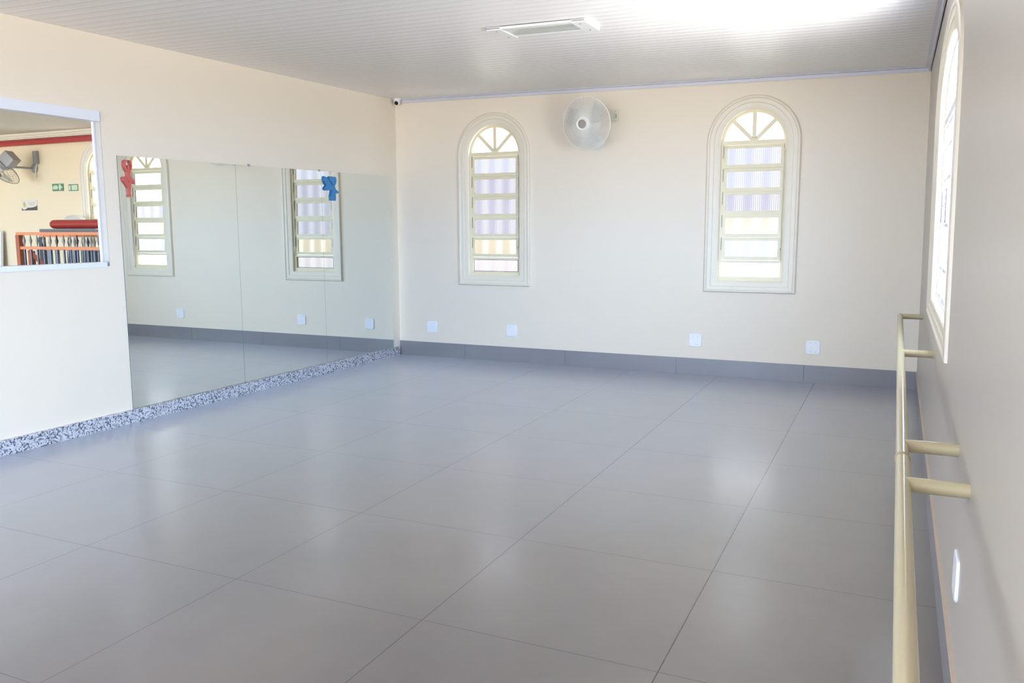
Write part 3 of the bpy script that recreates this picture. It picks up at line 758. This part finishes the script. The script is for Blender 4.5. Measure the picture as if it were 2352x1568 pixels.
oval = [(-0.30 + 0.13 * math.cos(2 * PI * k / 18), 0.02 + 0.40 * math.sin(2 * PI * k / 18)) for k in range(18)]
wave = [(-0.5, -0.5), (0.5, -0.5), (0.5, -0.02), (0.42, -0.14), (0.28, -0.20), (0.10, -0.24), (-0.12, -0.24), (-0.2, -0.36), (-0.38, -0.46), (-0.46, -0.34), (-0.5, -0.26)]
plate('notice_poster', -10.845, 1.813, 0.335, 0.150, [('dark_band', [wave], M_pdark), ('emblem', [[(-0.33, 0.36), (-0.26, 0.22), (-0.22, -0.02), (-0.28, -0.2), (-0.36, -0.12), (-0.40, 0.06), (-0.36, 0.2)]], M_pyel),
      ('text_lines', [R4(-0.04, 0.20, 0.42, 0.25), R4(0.02, 0.02, 0.32, 0.08)], M_pgrey)], 'white notice with a dark wavy foot and yellow emblem', M_paper)

# railing with spear ornaments
def spear(bm, x, y, z0, z1, mi=0):
    h = z1 - z0
    lathe(bm, [(0.006, 0), (0.006, h * .12), (0.019, h * .50), (0.006, h * .92), (0.005, h)], (x, y, z0), 'Z', 8, mi)
def railing(y, x0, x1, ztop, xs, label, black, bar_r, mpost=None):
    root = empty('stair_railing', (x0, y, 0), label=label, cat='railing', group='orange and navy railings of the stairwell')
    bm = bmesh.new(); box(bm, (0, -0.022, ztop - 0.034), (x1 - x0, 0.022, ztop), 0.003); new_obj('top_rail', bm, M_orange, root)
    bm = bmesh.new(); box(bm, (0, -0.022, ztop - 0.205), (x1 - x0, 0.022, ztop - 0.170), 0.003); new_obj('middle_rail', bm, M_orange, root)
    bm = bmesh.new(); box(bm, (0.0, -0.030, 0), (0.062, 0.030, ztop - 0.034), 0.003); new_obj('post', bm, mpost or M_rust, root)
    for i, x in enumerate(xs):
        bm = bmesh.new(); tube(bm, [(x - x0, 0, 0.1), (x - x0, 0, ztop - 0.2)], bar_r, 8)
        b_ = new_obj('baluster', bm, M_navy, root)
        bm = bmesh.new(); spear(bm, x - x0, 0, ztop - 0.170, ztop - 0.034)
        new_obj('spear_ornament', bm, M_spearb if i in black else M_spear, b_, smooth=True)
    bm = bmesh.new(); box(bm, (0, -0.02, 0.07), (x1 - x0, 0.02, 0.10), 0.003); new_obj('bottom_rail', bm, M_orange, root)
    return root
xf = -9.03
railing(4.2, xf, -6.35, 1.428, [xf + 0.115 + 0.115 * k for k in range(22)], 'nearer orange railing with navy bars before the grey ledge', {5, 8, 12, 15, 17}, 0.013)
railing(5.0, -9.72, -6.6, 1.395, [-9.65, -9.545, -9.41, -9.18, -9.07, -8.92, -8.82, -8.70, -8.5, -8.3, -8.1, -7.9, -7.7, -7.5, -7.3, -7.1, -6.9], 'farther orange railing seen through the nearer one', {0, 3, 6, 9, 13}, 0.029, M_navy)
# sloping stair rail
root = empty('stair_handrail', (-9.39, 4.6, 0), label='sloping rust red handrail going down behind the railing', cat='handrail')
bm = bmesh.new()
tube(bm, [(0.0, 0, 1.19), (0.6, 0, 0.73)], 0.034, 4); new_obj('rail', bm, M_rust, root)
bm = bmesh.new(); box(bm, (0.0, -0.03, 0), (0.06, 0.03, 1.19), 0.003); new_obj('post', bm, M_rust, root)
# ledge, red roll, dome
bm = bmesh.new(); box(bm, (-9.07, 4.52, 1.396), (-6.0, 5.03, 1.466), 0.004)
tag(new_obj('stone_ledge', bm, M_slab), 'grey speckled ledge behind the orange railing', 'ledge')
bm = bmesh.new()
pts = [(-9.02, 4.66, 1.524), (-9.017, 4.66, 1.524), (-9.005, 4.66, 1.524), (-8.985, 4.66, 1.524), (-8.95, 4.66, 1.524), (-6.1, 4.66, 1.523)]
tube(bm, pts, [0.012, 0.028, 0.044, 0.053, 0.056, 0.0555], 28)
tag(new_obj('red_roll', bm, M_tube, smooth=True), 'long glossy red roll with a rounded end lying on the grey ledge', 'padded roll')
bm = bmesh.new(); lathe(bm, [(0, 0.24), (0.08, 0.225), (0.14, 0.18), (0.165, 0.10), (0.168, 0.0), (0, 0)], (-9.62, 5.45, 1.42), 'Z', 26)
lathe(bm, [(0.02, -1.42), (0.02, 0.0)], (-9.62, 5.45, 1.42), 'Z', 12)
tag(new_obj('domed_stand', bm, M_fanw, smooth=True), 'pale domed top showing above the red roll', 'stand')
root = empty('leaning_panel', (-11.42, YB - 0.03, 0), label='pale green panel with white edge standing against the yellow wall', cat='panel')
bm = bmesh.new(); box(bm, (-0.8, -0.16, 0), (-0.05, -0.13, 1.42)); new_obj('sheet', bm, M_panel, root)
bm = bmesh.new(); box(bm, (-0.05, -0.165, 0), (0.0, -0.125, 1.43), 0.004); new_obj('edge_strip', bm, M_white, root)
for ch in root.children: ch.rotation_euler = (math.radians(-4.6), 0, 0)

# ------------------------------------------------------------------ world and light
w = bpy.data.worlds.new('World'); SC.world = w; w.use_nodes = True
nt = w.node_tree; N = nt.nodes; L = nt.links
bg = N['Background']; tc = N.new('ShaderNodeTexCoord'); sp = N.new('ShaderNodeSeparateXYZ'); L.new(tc.outputs['Generated'], sp.inputs[0])
up = mnode(nt, 'MULTIPLY_ADD', sp.outputs[2], 8.0, 1.0); up_n = up.node; up_n.use_clamp = True
mx = N.new('ShaderNodeMix'); mx.data_type = 'RGBA'; L.new(up, mx.inputs[0])
GROUND = (1.0, 0.94, 0.87, 1); SKY = (0.52, 0.71, 1.0, 1)
mx.inputs[6].default_value = GROUND; mx.inputs[7].default_value = SKY
# hazy whiter sky beyond the end wall
hz = N.new('ShaderNodeMix'); hz.data_type = 'RGBA'
hzf = mnode(nt, 'MULTIPLY', mnode(nt, 'MAXIMUM', sp.outputs[1], 0.0), 1.6); hzf.node.use_clamp = True
L.new(hzf, hz.inputs[0]); hz.inputs[6].default_value = SKY; hz.inputs[7].default_value = (0.86, 0.885, 0.96, 1)
L.new(hz.outputs[2], mx.inputs[7])
L.new(mx.outputs[2], bg.inputs['Color'])
# the sunlit street and pale roofs lie on the barre side
side = mnode(nt, 'MAXIMUM', sp.outputs[0], 0.0)
side = mnode(nt, 'MULTIPLY', side, mnode(nt, 'SUBTRACT', 1.0, mnode(nt, 'MULTIPLY', mnode(nt, 'MAXIMUM', sp.outputs[1], 0.0), 1.3))); side.node.use_clamp = True
front = mnode(nt, 'MAXIMUM', mnode(nt, 'MULTIPLY', sp.outputs[1], -1.0), 0.0)
down = mnode(nt, 'MAXIMUM', mnode(nt, 'MULTIPLY', sp.outputs[2], -1.0), 0.0)
s_sky = mnode(nt, 'ADD', mnode(nt, 'MULTIPLY_ADD', side, 13.5, 2.2), mnode(nt, 'MULTIPLY', front, 9.0))
s_gnd = mnode(nt, 'MULTIPLY_ADD', mnode(nt, 'MULTIPLY', side, down), 44.0, 1.35)
s_gnd = mnode(nt, 'ADD', s_gnd, mnode(nt, 'MULTIPLY', front, 4.0))
st = mnode(nt, 'ADD', mnode(nt, 'MULTIPLY', up, s_sky), mnode(nt, 'MULTIPLY', mnode(nt, 'SUBTRACT', 1.0, up), s_gnd))
L.new(st, bg.inputs['Strength'])

def portal(name, loc, rot, sx, sy):
    l = bpy.data.lights.new(name, 'AREA'); l.shape = 'RECTANGLE'; l.size = sx; l.size_y = sy
    l.cycles.is_portal = True
    o = bpy.data.objects.new(name, l); COL.objects.link(o); o.location = loc; o.rotation_euler = rot
    return o
portal('daylight_portal', (XR + 0.17, RW['c'], 1.72), (0, PI / 2, 0), 1.6, 1.85)
portal('daylight_portal', (XR + 0.17, -4.775, 1.2), (0, PI / 2, 0), 2.35, 2.5)
portal('daylight_portal', (-2.7, YF - 0.16, 1.2), (PI / 2, 0, 0), 3.1, 2.4)
portal('daylight_portal', (C1, YB + 0.17, 1.74), (-PI / 2, 0, 0), 0.62, 1.65)
portal('daylight_portal', (C2, YB + 0.17, 1.74), (-PI / 2, 0, 0), 0.62, 1.65)
portal('daylight_portal', (-10.3, -4.16, 1.2), (PI / 2, 0, 0), 5.5, 2.4)

# ------------------------------------------------------------------ camera
cam = bpy.data.cameras.new('Camera'); co = bpy.data.objects.new('Camera', cam); COL.objects.link(co)
co.location = (0.64458, -2.54466, 1.44972); co.rotation_euler = (1.4366, 0.0033, 0.4304)
cam.sensor_width = 36; cam.sensor_fit = 'HORIZONTAL'; cam.lens = 1916.7 / 2352 * 36; cam.clip_start = 0.01; cam.clip_end = 200
SC.camera = co
vs = SC.view_settings; vs.view_transform = 'Standard'; vs.look = 'None'; vs.gamma = 1; vs.use_curve_mapping = False; vs.exposure = 1.09
SC.cycles.max_bounces = 9; SC.cycles.diffuse_bounces = 5; SC.cycles.glossy_bounces = 4; SC.cycles.adaptive_threshold = 0.02; SC.cycles.transparent_max_bounces = 12
SC.cycles.caustics_reflective = False; SC.cycles.caustics_refractive = False
SC.cycles.sample_clamp_indirect = 6.0
